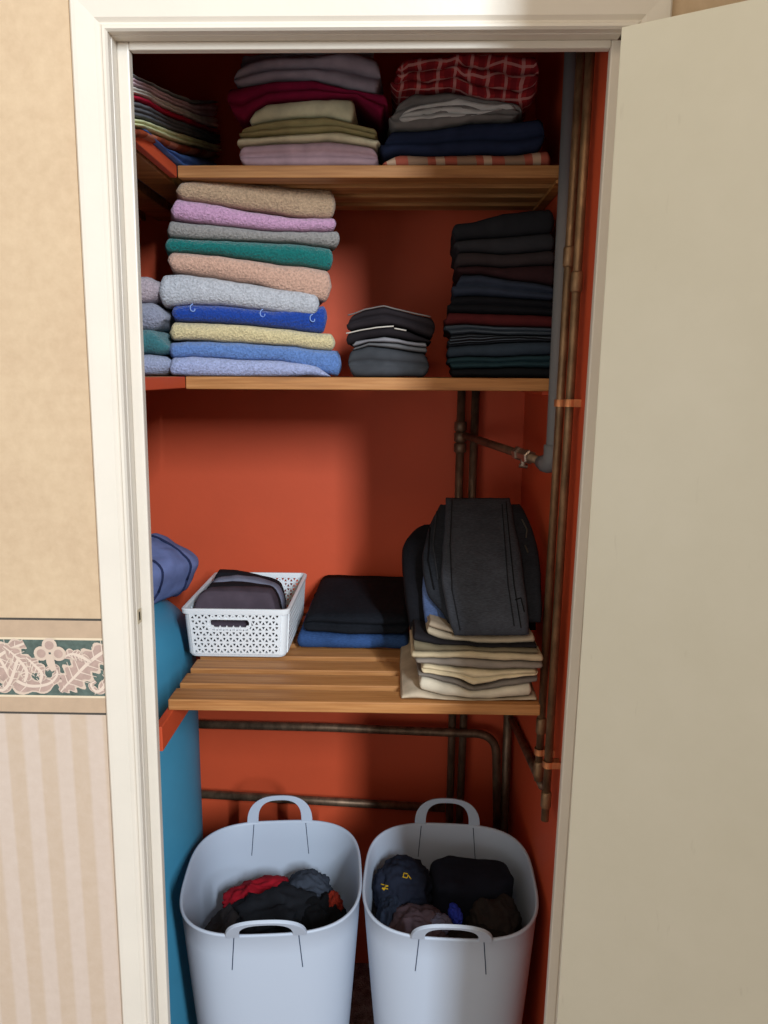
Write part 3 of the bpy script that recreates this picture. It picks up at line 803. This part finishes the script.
for side in range(4):
    L = (bx1 - bx0) if side % 2 == 0 else (by1 - by0)
    bm = bmesh.new(); cell = .0135; hh = cell * math.sqrt(3) / 2
    z_lo, z_hi = bz0 + .010, bz1 - .010; s_lo, s_hi = .012, L - .012
    nr = int(round((z_hi - z_lo) / hh)); hh = (z_hi - z_lo) / nr
    slot = (side in (0, 2))
    cx_, cz_, aw, ah = L * .44, bz0 + .074, .040, .0085
    def P2(s, z):
        return basket_pt(side, min(max(s, s_lo), s_hi) / L, z)
    def inslot(s, z, g=1.0):
        if not slot: return False
        dx = max(0, abs(s - cx_) - (aw - ah)) ; return math.hypot(dx, z - cz_) < ah * g + .002
    def tri(a, b, c):
        cen = ((a[0] + b[0] + c[0]) / 3, (a[1] + b[1] + c[1]) / 3)
        if cen[0] < s_lo - .002 or cen[0] > s_hi + .002: return
        if inslot(*cen): return
        o = [bm.verts.new(P2(*q)) for q in (a, b, c)]
        if cen[0] < s_lo + .004 or cen[0] > s_hi - .004:
            try: bm.faces.new(o)
            except Exception: pass
            return
        k = .50
        i_ = [bm.verts.new(P2(cen[0] + (q[0] - cen[0]) * k, cen[1] + (q[1] - cen[1]) * k)) for q in (a, b, c)]
        for q in range(3): bm.faces.new((o[q], o[(q + 1) % 3], i_[(q + 1) % 3], i_[q]))
    nc = int((s_hi - s_lo) / cell) + 3
    for r_ in range(nr):
        za, zb_ = z_lo + hh * r_, z_lo + hh * (r_ + 1); o1 = 0 if r_ % 2 == 0 else cell / 2; o2 = cell / 2 - o1 
        for q in range(-1, nc):
            a0 = s_lo + q * cell + o1; b0 = s_lo + q * cell + o2
            if o1 == 0:
                tri((a0, za), (a0 + cell, za), (b0, zb_)); tri((a0 + cell, za), (b0 + cell, zb_), (b0, zb_))
            else:
                tri((a0, za), (a0 + cell, za), (b0 + cell, zb_)); tri((a0, za), (b0 + cell, zb_), (b0, zb_))
    bmesh.ops.remove_doubles(bm, verts=bm.verts, dist=.0003)
    bmesh.ops.dissolve_degenerate(bm, edges=bm.edges, dist=.0001)
    o = finish('lattice_wall', bm, BW, bk)
    md = o.modifiers.new('thick', 'SOLIDIFY'); md.thickness = .0022; md.offset = -1
    if slot:
        bm = bmesh.new(); ring = []
        for k in range(40):
            a = 2 * math.pi * k / 40; ex = (aw - ah) * (1 if math.cos(a) > 0 else -1)
            ring.append((cx_ + ex + ah * math.cos(a), cz_ + ah * math.sin(a), math.cos(a), math.sin(a)))
        rr = []
        for s_, z, ca, sa in ring:
            rr.append([bm.verts.new(basket_pt(side, (s_ + ca * d) / L, z + sa * d, h)) for d, h in ((0, .0012), (.0045, .0012), (.0045, -.003), (0, -.003))])
        for a, b in zip(rr, rr[1:] + rr[:1]):
            for q in range(4): bm.faces.new((a[q], a[(q + 1) % 4], b[(q + 1) % 4], b[q]))
        finish('handle_slot', bm, BW, bk)
def rrect(x0, x1, y0, y1, r, n=6):
    P = []
    for cx_, cy_, a0 in ((x1 - r, y1 - r, 0), (x0 + r, y1 - r, 90), (x0 + r, y0 + r, 180), (x1 - r, y0 + r, 270)):
        for k in range(n + 1): a = R(a0 + 90 * k / n); P.append((cx_ + r * math.cos(a), cy_ + r * math.sin(a)))
    return P
def bandring(bm, levels):
    rings = []
    for (x0, x1, y0, y1, r, z) in levels: rings.append([bm.verts.new((x, y, z)) for x, y in rrect(x0, x1, y0, y1, r)])
    for a, b in zip(rings, rings[1:]):
        n = len(a)
        for k in range(n): bm.faces.new((a[k], a[(k + 1) % n], b[(k + 1) % n], b[k]))
    return rings
def inset(i, r, z): return (bx0 + i, bx1 - i, by0 + i, by1 - i, r, z)
bm = bmesh.new()
bandring(bm, [inset(.001, .012, bz1 - .011), inset(-.003, .014, bz1 - .010), inset(-.004, .015, bz1 - .002), inset(-.002, .013, bz1), inset(.002, .011, bz1), inset(.004, .010, bz1 - .003), inset(.0045, .010, bz1 - .011), inset(.001, .012, bz1 - .011)])
finish('rim', bm, BW, bk, smooth=False)
bm = bmesh.new()
rg = bandring(bm, [inset(tp - .001, .016, bz0 + .012), inset(tp + .002, .015, bz0 + .003), inset(tp + .008, .012, bz0), ])
bm.faces.new(rg[-1]); 
rg = bandring(bm, [inset(tp - .001, .016, bz0 + .012), inset(tp + .004, .015, bz0 + .012), inset(tp + .006, .014, bz0 + .003)]); bm.faces.new(rg[-1])
finish('base', bm, BW, bk)
for cx_, cy_ in ((bx0, by0), (bx1, by0), (bx1, by1), (bx0, by1)):
    bm = bmesh.new(); sx = 1 if cx_ == bx0 else -1; sy = 1 if cy_ == by0 else -1; rings = []
    for z in (bz0 + .008, bz1 - .006):
        i = tp * (1 - (z - bz0) / (bz1 - bz0)); r = .014
        P = [(cx_ + sx * (i + r - r * math.cos(a)), cy_ + sy * (i + r - r * math.sin(a))) for a in [math.pi / 2 * k / 6 for k in range(7)]]
        Q = [(cx_ + sx * (i + r - (r - .002) * math.cos(a)), cy_ + sy * (i + r - (r - .002) * math.sin(a))) for a in [math.pi / 2 * k / 6 for k in range(6, -1, -1)]]
        rings.append([bm.verts.new((x, y, z)) for x, y in P + Q])
    n = len(rings[0])
    for k in range(n): bm.faces.new((rings[0][k], rings[0][(k + 1) % n], rings[1][(k + 1) % n], rings[1][k]))
    bm.faces.new(rings[0][::-1]); bm.faces.new(rings[1])
    finish('corner_post', bm, BW, bk)
CB = (170, 560, 5.12)
G = 'folded clothes standing in the white basket'
zb_ = bz0 + .0032
for lab, hx_, y, tpl, dp in (
    ('purple grey folded top at the front of the white basket', '4a4049', .342, [(108, 240), (130, 195), (180, 170), (300, 166), (420, 170), (510, 178), (548, 200)], .05),
    ('black folded top behind the purple grey one in the basket', '1b191d', .396, [(150, 170), (190, 140), (300, 136), (400, 144), (500, 160), (555, 195)], .045),
    ('blue grey folded top third from the front of the basket', '6f7080', .446, [(170, 150), (230, 112), (330, 104), (430, 112), (530, 140), (585, 190)], .04),
    ('black folded top at the back of the white basket', '16151a', .492, [(200, 110), (240, 68), (320, 76), (420, 98), (520, 125), (580, 160)], .045)):
    cl('folded_shirt', lab, 'folded clothes', G, Plane(0, y, 0), CB, [(tpl[0][0], 420), (330, 420), (tpl[-1][0], 420)], tpl, dp, fabric(hx_), 1, 71, zb=zb_, fr=.004, er=.8, amp=.003, crown=.004)

# folded jeans beside the basket
C5 = (140, 520, 2.743)
G = 'jeans folded beside the white basket'
JP = Plane(0, .372, 0)
cl('folded_jeans', 'blue folded jeans under the black pair beside the white basket', 'jeans', G, JP, C5, [(428, 352), (580, 357), (738, 357)], [(430, 312), (580, 318), (738, 320)], .30, denim('2c456f'), 1, 81, zb=zL, fr=.016)
cl('folded_jeans', 'black folded jeans lying on the blue pair beside the basket', 'jeans', G, JP, C5, [(446, 312), (580, 318), (738, 320)], [(452, 266), (480, 258), (600, 262), (738, 266)], .295, denim('15171c'), 2, 81, voff=.006, fr=.018, rise=.006)

# trousers pile at the right of the lowest shelf
C7 = (390, 600, 4.518)
PP = Plane(0, .132, 0)
G = 'trousers and jeans piled at the right of the lowest shelf'
tr = [
 ('beige folded trousers lowest in the right pile, flat on the shelf', 'b5a58e', [(45, 468), (300, 470), (666, 470)], [(50, 432), (110, 414), (240, 440), (450, 455), (662, 440)], 1),
 ('cream folded trousers second from the bottom of the right pile', 'c3b8a4', [(125, 410), (240, 438), (450, 453), (644, 440)], [(128, 358), (200, 372), (300, 392), (370, 417), (520, 397), (644, 380)], 1),
 ('dark grey folded trousers with a dipping front hem', '726a62', [(120, 352), (300, 388), (370, 414), (520, 395), (672, 375)], [(118, 330), (200, 340), (300, 357), (380, 392), (450, 376), (520, 361), (672, 343)], 1),
 ('cream rumpled trousers above the dipping dark grey pair', 'c6b595', [(134, 338), (300, 356), (380, 390), (450, 375), (520, 360), (672, 340)], [(138, 290), (300, 314), (450, 322), (664, 313)], 2),
 ('taupe folded trousers halfway up the lower right pile', '82786e', [(112, 290), (400, 316), (690, 312)], [(110, 264), (300, 270), (440, 276), (692, 281)], 1),
 ('sand folded trousers above the taupe pair', 'b3a284', [(92, 264), (430, 275), (692, 280)], [(94, 234), (300, 238), (440, 236), (690, 246)], 1),
 ('olive brown folded trousers below the black pair', '6a604c', [(105, 236), (300, 238), (500, 238), (668, 244)], [(100, 186), (200, 206), (400, 219), (540, 216), (668, 222)], 1),
 ('black thin folded trousers between olive brown and beige pairs', '1d1b1e', [(100, 188), (200, 206), (400, 219), (540, 216), (664, 221)], [(108, 150), (250, 187), (400, 205), (660, 200)], 1),
 ('beige folded trousers right under the grey denim jeans', 'a89a84', [(165, 156), (250, 186), (400, 205), (655, 197)], [(170, 122), (250, 148), (330, 168), (480, 168), (652, 160)], 1),
 ('tan folded trousers uppermost of the light pairs in the pile', '9c8c78', [(172, 123), (250, 147), (330, 166), (480, 166), (625, 158)], [(180, 98), (250, 120), (330, 145), (480, 150), (622, 140)], 1)]
for i, (lab, hx_, bt, tpn, lo) in enumerate(tr):
    cl('folded_trousers', lab, 'trousers', G, PP, C7, bt, tpn, .33, fabric(hx_), lo, 91, zb=zL if i == 0 else None, fr=.010, amp=.0035, gap=.0004, voff=0.004 if i in (2, 7) else (0.0 if i < 8 else .012))
YC = [(494, .485), (520, .36), (550, .25), (582, .178), (616, .137), (640, .126)]
def yat(py):
    for (a, ya), (b, yb) in zip(YC, YC[1:]):
        if py <= b: return ya + (yb - ya) * (py - a) / (b - a)
    return YC[-1][1]
def stn(L, dy=0): return [(PY(a, py, yat(py) + dy), PY(b, py, yat(py) + dy)) for a, b, py in L]
sheet('folded_jeans', 'black jeans sticking out at the left behind the grey denim jeans', 'jeans', G,
      stn([(409, 538, 630), (407, 538, 606), (404, 538, 575), (402, 536, 546), (409, 530, 533), (421, 526, 522)], .085), .030, denim('16161a'), 92)
sheet('folded_jeans', 'faded blue jeans showing at the left under the grey jeans', 'jeans', G,
      stn([(427, 528, 634), (424, 528, 612), (423, 528, 580), (427, 524, 548), (435, 520, 520), (440, 514, 502)], .052), .022, denim('4c5e84'), 93)
sheet('folded_jeans', 'dark jeans with belt loops second from the top of the right pile', 'jeans', G,
      stn([(449, 541, 622), (442, 542, 610), (428, 542, 592), (423, 541, 570), (424, 538, 545), (431, 530, 520), (440, 520, 501)], .027), .020, denim('272a30'), 94)
tj = sheet('folded_jeans', 'faded dark grey denim jeans draped topmost over the right pile', 'jeans', G,
      stn([(455, 531, 636), (449, 530, 616), (443, 525, 582), (443, 521, 550), (444, 515, 520), (446, 511, 494)]), .020, denim('3b3e45'), 95)
# stitched side seam and its studs on the top pair


from mathutils.bvhtree import BVHTree
def surf_line(o, pts, lift=.0008, per=8):
    me = o.data; t = BVHTree.FromPolygons([v.co for v in me.vertices], [p.vertices for p in me.polygons]); P = []
    for a, b in zip(pts, pts[1:]):
        for k in range(per + 1):
            d = ray(a[0] + (b[0] - a[0]) * k / per, a[1] + (b[1] - a[1]) * k / per).normalized()
            h = t.ray_cast(CAM - o.location, d)
            if h[0] is not None: P.append(h[0] + o.location + h[1] * lift * (1 if h[1].dot(d) < 0 else -1))
    return P
for pts, hx_, nm, lb in (([(506, 502), (510, 545), (514, 585), (521, 628)], '131416', 'seam', 'dark stitched side seam'),
                         ([(502, 505), (505, 545), (508, 585), (514, 626)], '202226', 'seam', 'dark stitched side seam'),
                         ([(452, 500), (450, 545), (452, 590), (460, 630)], '202226', 'seam', 'dark stitched side seam'),
                         ([(515, 600), (521, 598), (524, 612)], '131416', 'pocket_seam', 'dark pocket stitching')):
    P = surf_line(tj, pts)
    if len(P) > 3:
        bm = bmesh.new(); tube(bm, P, .0011, 6); q = finish(nm, bm, fabric(hx_), tj, smooth=True); q['label'] = lb
sj = bpy.data.objects['folded_jeans.004']
for pts, hx_, nm, lb in (([(522, 520), (527, 530), (526, 538)], '4c4842', 'patch', 'pale worn patch'), ([(525, 546), (528, 553)], '4a463f', 'patch', 'pale worn patch'),
                         ([(430, 528), (428, 560), (434, 590)], '101114', 'seam', 'black waistband seam'), ([(437, 512), (433, 545), (438, 580)], '33353a', 'belt_loop', 'grey belt loop edge')):
    P = surf_line(sj, pts)
    if len(P) > 3:
        bm = bmesh.new(); tube(bm, P, .0016, 6); q = finish(nm, bm, fabric(hx_), sj, smooth=True); q['label'] = lb

# ------------------------------------------------------------------ laundry hampers
HMAT = plain('b0bac9', .45, .4, 0)
HH = .575
EX = 3.1
def se(cx, cy, ax, ay, z, n=96, e=EX):
    P = []
    for k in range(n):
        a = 2 * math.pi * k / n; c, s_ = math.cos(a), math.sin(a)
        P.append(Vector((cx + math.copysign(abs(c) ** (2 / e), c) * ax, cy + math.copysign(abs(s_) ** (2 / e), s_) * ay, z)))
    return P
def hamper(cx, cy, label, ax=.1765, ay=.180, tilt_f=32, rot=0):
    RM = Matrix.Rotation(R(rot), 3, 'Z'); cc = Vector((cx, cy, 0))
    def rotp(p): return RM @ (Vector(p) - cc) + cc
    t = thing('laundry_hamper', label, 'laundry basket', (cx, cy, 0), 'pale blue laundry hampers')
    k0 = .71
    def half(z):
        k = z / HH; f_ = k0 + (1 - k0) * (k ** .8); return ax * f_, ay * f_
    bm = bmesh.new(); rings = []
    lv = [(0.0, -.010), (.004, -.003), (.012, 0)] + [(HH * q / 12, 0) for q in range(1, 12)] + [(HH - .006, 0), (HH - .003, .002), (HH, .001), (HH + .0008, -.001), (HH, -.003), (HH - .004, -.0045)]
    lv += [(HH * q / 12, -.005) for q in range(11, 0, -1)] + [(.012, -.007)]
    for z, o in lv:
        a, b = half(min(z, HH)); rings.append([bm.verts.new(rotp(p)) for p in se(cx, cy, a + o, b + o, z)])
    for a, b in zip(rings, rings[1:]):
        n = len(a)
        for k in range(n): bm.faces.new((a[k], a[(k + 1) % n], b[(k + 1) % n], b[k]))
    bm.faces.new(rings[0][::-1]); bm.faces.new(rings[-1])
    finish('tub', bm, HMAT, t, smooth=True)
    for sgn, tl in ((-1, tilt_f), (1, 4)):
        yb = cy + sgn * (ay - .0022)
        bm = bmesh.new(); rows = []
        ct, st_ = math.cos(R(tl)), math.sin(R(tl))
        def hp(x, h, d):                     # h above the rim along the tilted handle, d through its thickness
            return rotp((cx + x, yb + sgn * (h * st_ + d * ct), HH - .003 + h * ct - d * st_))
        for k in range(41):
            a = math.pi * k / 40; c, s_ = math.cos(a), math.sin(a)
            ox_, oz_ = .073 * math.copysign(abs(c) ** .8, c), .064 * abs(s_) ** .8
            ix_, iz_ = .048 * math.copysign(abs(c) ** .75, c), .052 * abs(s_) ** .65 + .001
            rows.append([bm.verts.new(hp(x, z, d)) for x, z, d in ((ox_, oz_, -.003), (ox_ * .985, oz_ * .985, .003), (ix_, iz_, .003), (ix_, iz_, -.003))])
        for a, b in zip(rows, rows[1:]):
            for q in range(4): bm.faces.new((a[q], a[(q + 1) % 4], b[(q + 1) % 4], b[q]))
        bm.faces.new(rows[0]); bm.faces.new(rows[-1][::-1])
        h = finish('handle', bm, HMAT, t, smooth=False, bevel=.001)
        # slits that let the strap flex, down the wall of the tub
        for sx in (-1, 1):
            for face in (0, 1):              # outside and inside of the wall
                bm = bmesh.new(); pts = []
                for q in range(7):
                    z = HH - .004 - .072 * q / 6; a, b = half(z)
                    x = sx * (.058 + .006 * q / 6)
                    yy = b * (1 - abs(x / a) ** EX) ** (1 / EX)
                    pts.append(rotp((cx + x, cy + sgn * (yy + (.0003 if face == 0 else -.0053)), z)))
                tube(bm, pts, .0009, 6)
                finish('handle_slit', bm, plain('3a4458', .8, .1, 0), t)
    return t
hamper(-.2515, .272, 'pale blue laundry hamper on the left, with red cloth among dark laundry', rot=5)
hamper(.1035, .272, 'pale blue laundry hamper on the right, beside the orange wall, with dark laundry', ax=.171, rot=-2)

def garment(name, label, c, sz, hexc, seed, rot=0, group=None, fold=.22, mat=None):
    bm = bmesh.new(); bmesh.ops.create_icosphere(bm, subdivisions=5, radius=1)
    M = Matrix.Rotation(R(rot), 3, 'Z')
    for v in bm.verts:
        p = v.co.copy()
        q = p * 1.6 + Vector((seed * 3.7, seed * 1.9, seed * 2.3))
        r1_ = 1 - abs(noise.noise(q)) * 2; r2_ = 1 - abs(noise.noise(q * 2.1 + Vector((5, 1, 2)))) * 2
        r3_ = 1 - abs(noise.noise(q * 4.3 + Vector((2, 7, 1)))) * 2
        k = 1 + fold * (.55 * r1_ + .35 * r2_ + .16 * r3_ - .45)
        p = p * k
        p = Vector((p.x * sz[0], p.y * sz[1], p.z * sz[2]))
        v.co = M @ p + Vector(c)
    o = finish(name, bm, mat or fabric(hexc), None, (c[0], c[1], c[2] - sz[2]), smooth=True)
    return tag(o, label, 'laundry', group)
G = 'laundry in the left hamper'
hx1, hx2, hy1 = -.2515, .1035, .272
garment('crumpled_garment', 'black crumpled laundry filling the bottom of the left hamper', (hx1, hy1, .235), (.125, .125, .185), '15161a', 101, 0, G, .12)
garment('crumpled_garment', 'crimson red cloth at the back left of the left hamper', (hx1 - .035, hy1 + .055, 0.470), (.075, .045, .035), '8c1220', 102, 15, G, .4)
garment('crumpled_garment', 'black jersey heaped in the middle of the left hamper', (hx1 + .005, hy1 + .005, 0.460), (.098, .075, .05), '1b1d22', 103, 20, G, .4)
garment('crumpled_garment', 'slate grey garment at the back of the left hamper', (hx1 + .06, hy1 + .07, 0.470), (.05, .05, .042), '363c47', 104, -30, G, .35)
garment('crumpled_garment', 'black garment at the right side of the left hamper', (hx1 + .088, hy1 - .005, 0.450), (.055, .08, .05), '101114', 105, 10, G, .4)
garment('crumpled_garment', 'small orange red cloth at the far right of the left hamper', (hx1 + .118, hy1 + .03, 0.472), (.018, .03, .028), '8a2a1c', 106, 10, G, .35)
garment('crumpled_garment', 'dark grey brown garment at the left side of the left hamper', (hx1 - .088, hy1 - .03, 0.435), (.05, .085, .05), '2d2a2b', 107, -10, G, .4)
garment('crumpled_garment', 'black garment at the front of the left hamper, by the handle', (hx1 + .01, hy1 - .088, .420), (.11, .045, .05), '17171a', 108, 0, G, .4)
G = 'laundry in the right hamper'
garment('crumpled_garment', 'black crumpled laundry filling the bottom of the right hamper', (hx2, hy1, .235), (.125, .125, .185), '131418', 111, 0, G, .12)
ng = garment('crumpled_garment', 'navy garment with two yellow marks at the back left of the right hamper', (hx2 - .092, hy1 + .055, 0.502), (.058, .062, .055), '1d2230', 112, -20, G, .3)
rg_ = finish('rolled_garment', superblob((hx2 + .048, hy1 + .06, .500), (.083, .055, .052), .5, 113, .012, 4), fabric('191c27'), None, (hx2 + .048, hy1 + .06, .45), smooth=True)
tag(rg_, 'large navy black roll at the back of the right hamper', 'laundry', G)
garment('crumpled_garment', 'mauve brown garment at the front left of the right hamper', (hx2 - .065, hy1 - .06, 0.482), (.062, .058, .045), '4c3e44', 114, 30, G, .4)
garment('crumpled_garment', 'small lilac grey cloth at the front of the right hamper', (hx2 - .020, hy1 - .062, 0.509), (.022, .022, .018), '626278', 115, 0, G, .3)
garment('crumpled_garment', 'small bright blue cloth in the middle of the right hamper', (hx2 + .012, hy1 - .030, 0.509), (.012, .024, .014), '2f3fae', 116, 15, G, .3)
garment('crumpled_garment', 'dark brown garment at the right side of the right hamper', (hx2 + .092, hy1 - .005, 0.477), (.05, .07, .048), '2e2826', 117, 0, G, .4)
garment('crumpled_garment', 'black brown garment at the front right of the right hamper', (hx2 + .05, hy1 - .080, 0.457), (.085, .05, .05), '1f1c1b', 118, 0, G, .4)
garment('crumpled_garment', 'blue black garment at the left wall of the right hamper', (hx2 - .115, hy1 - .015, 0.477), (.03, .06, .045), '232b3a', 119, 0, G, .3)
# yellow woven marks on the navy garment
def surf(o, px, py):
    """first hit of a garment's surface from the photograph's side"""
    best = None; d = ray(px, py).normalized()
    me = o.data; M = o.location
    from mathutils.bvhtree import BVHTree
    t = BVHTree.FromPolygons([v.co for v in me.vertices], [p.vertices for p in me.polygons])
    h = t.ray_cast(CAM - M, d)
    return h[0] + M - d * .0012 if h[0] is not None else None
for strokes in ([[(408, 874), (404, 873), (403, 877), (407, 878), (408, 875), (411, 879)]], [[(381, 884), (388, 886), (385, 887), (384, 890), (382, 888), (388, 889)]]):
    bm = bmesh.new(); P = []
    for st_ in strokes:
        for a, b in zip(st_, st_[1:]):
            for k in range(5):
                h = surf(ng, a[0] + (b[0] - a[0]) * k / 4, a[1] + (b[1] - a[1]) * k / 4)
                if h is not None: P.append(h)
    if len(P) > 3:
        tube(bm, P, .0012, 6); q = finish('woven_mark', bm, fabric('b08c1c'), ng, smooth=True); q['label'] = 'yellow woven mark'

# ------------------------------------------------------------------ light
w = bpy.data.worlds.new('world'); scn.world = w; w.use_nodes = True
bgn = w.node_tree.nodes['Background']; bgn.inputs[0].default_value = (1.0, .91, .78, 1); bgn.inputs[1].default_value = .60
def area(name, loc, target, sx, sy, power, colr):
    L = bpy.data.lights.new(name, 'AREA'); L.shape = 'RECTANGLE'; L.size = sx; L.size_y = sy; L.energy = power; L.color = colr
    o = bpy.data.objects.new(name, L); col.objects.link(o); o.location = loc
    o.rotation_euler = (Vector(target) - Vector(loc)).to_track_quat('-Z', 'Y').to_euler()
    return o
area('window_daylight', (1.575, -4.2, 3.12), (.0, .3, .9), .07, 1.5, 305, (.80, .90, 1.0))
area('door_fill', (-1.7, -2.7, .95), (.5, -.2, .9), 1.0, 1.0, 12, (.86, .95, 1.0))  # soft fill added from the left to brighten the open door
area('ceiling_lamp', (-.3, -1.3, 2.75), (-.1, 0, 1.2), .5, .5, 5, (1, .80, .58))

vs_ = scn.view_settings
vs_.view_transform = 'Standard'; vs_.look = 'None'; vs_.gamma = 1; vs_.use_curve_mapping = False; vs_.exposure = -0.14
scn.display_settings.display_device = 'sRGB'
try:
    scn.cycles.use_denoising = True
except Exception: pass
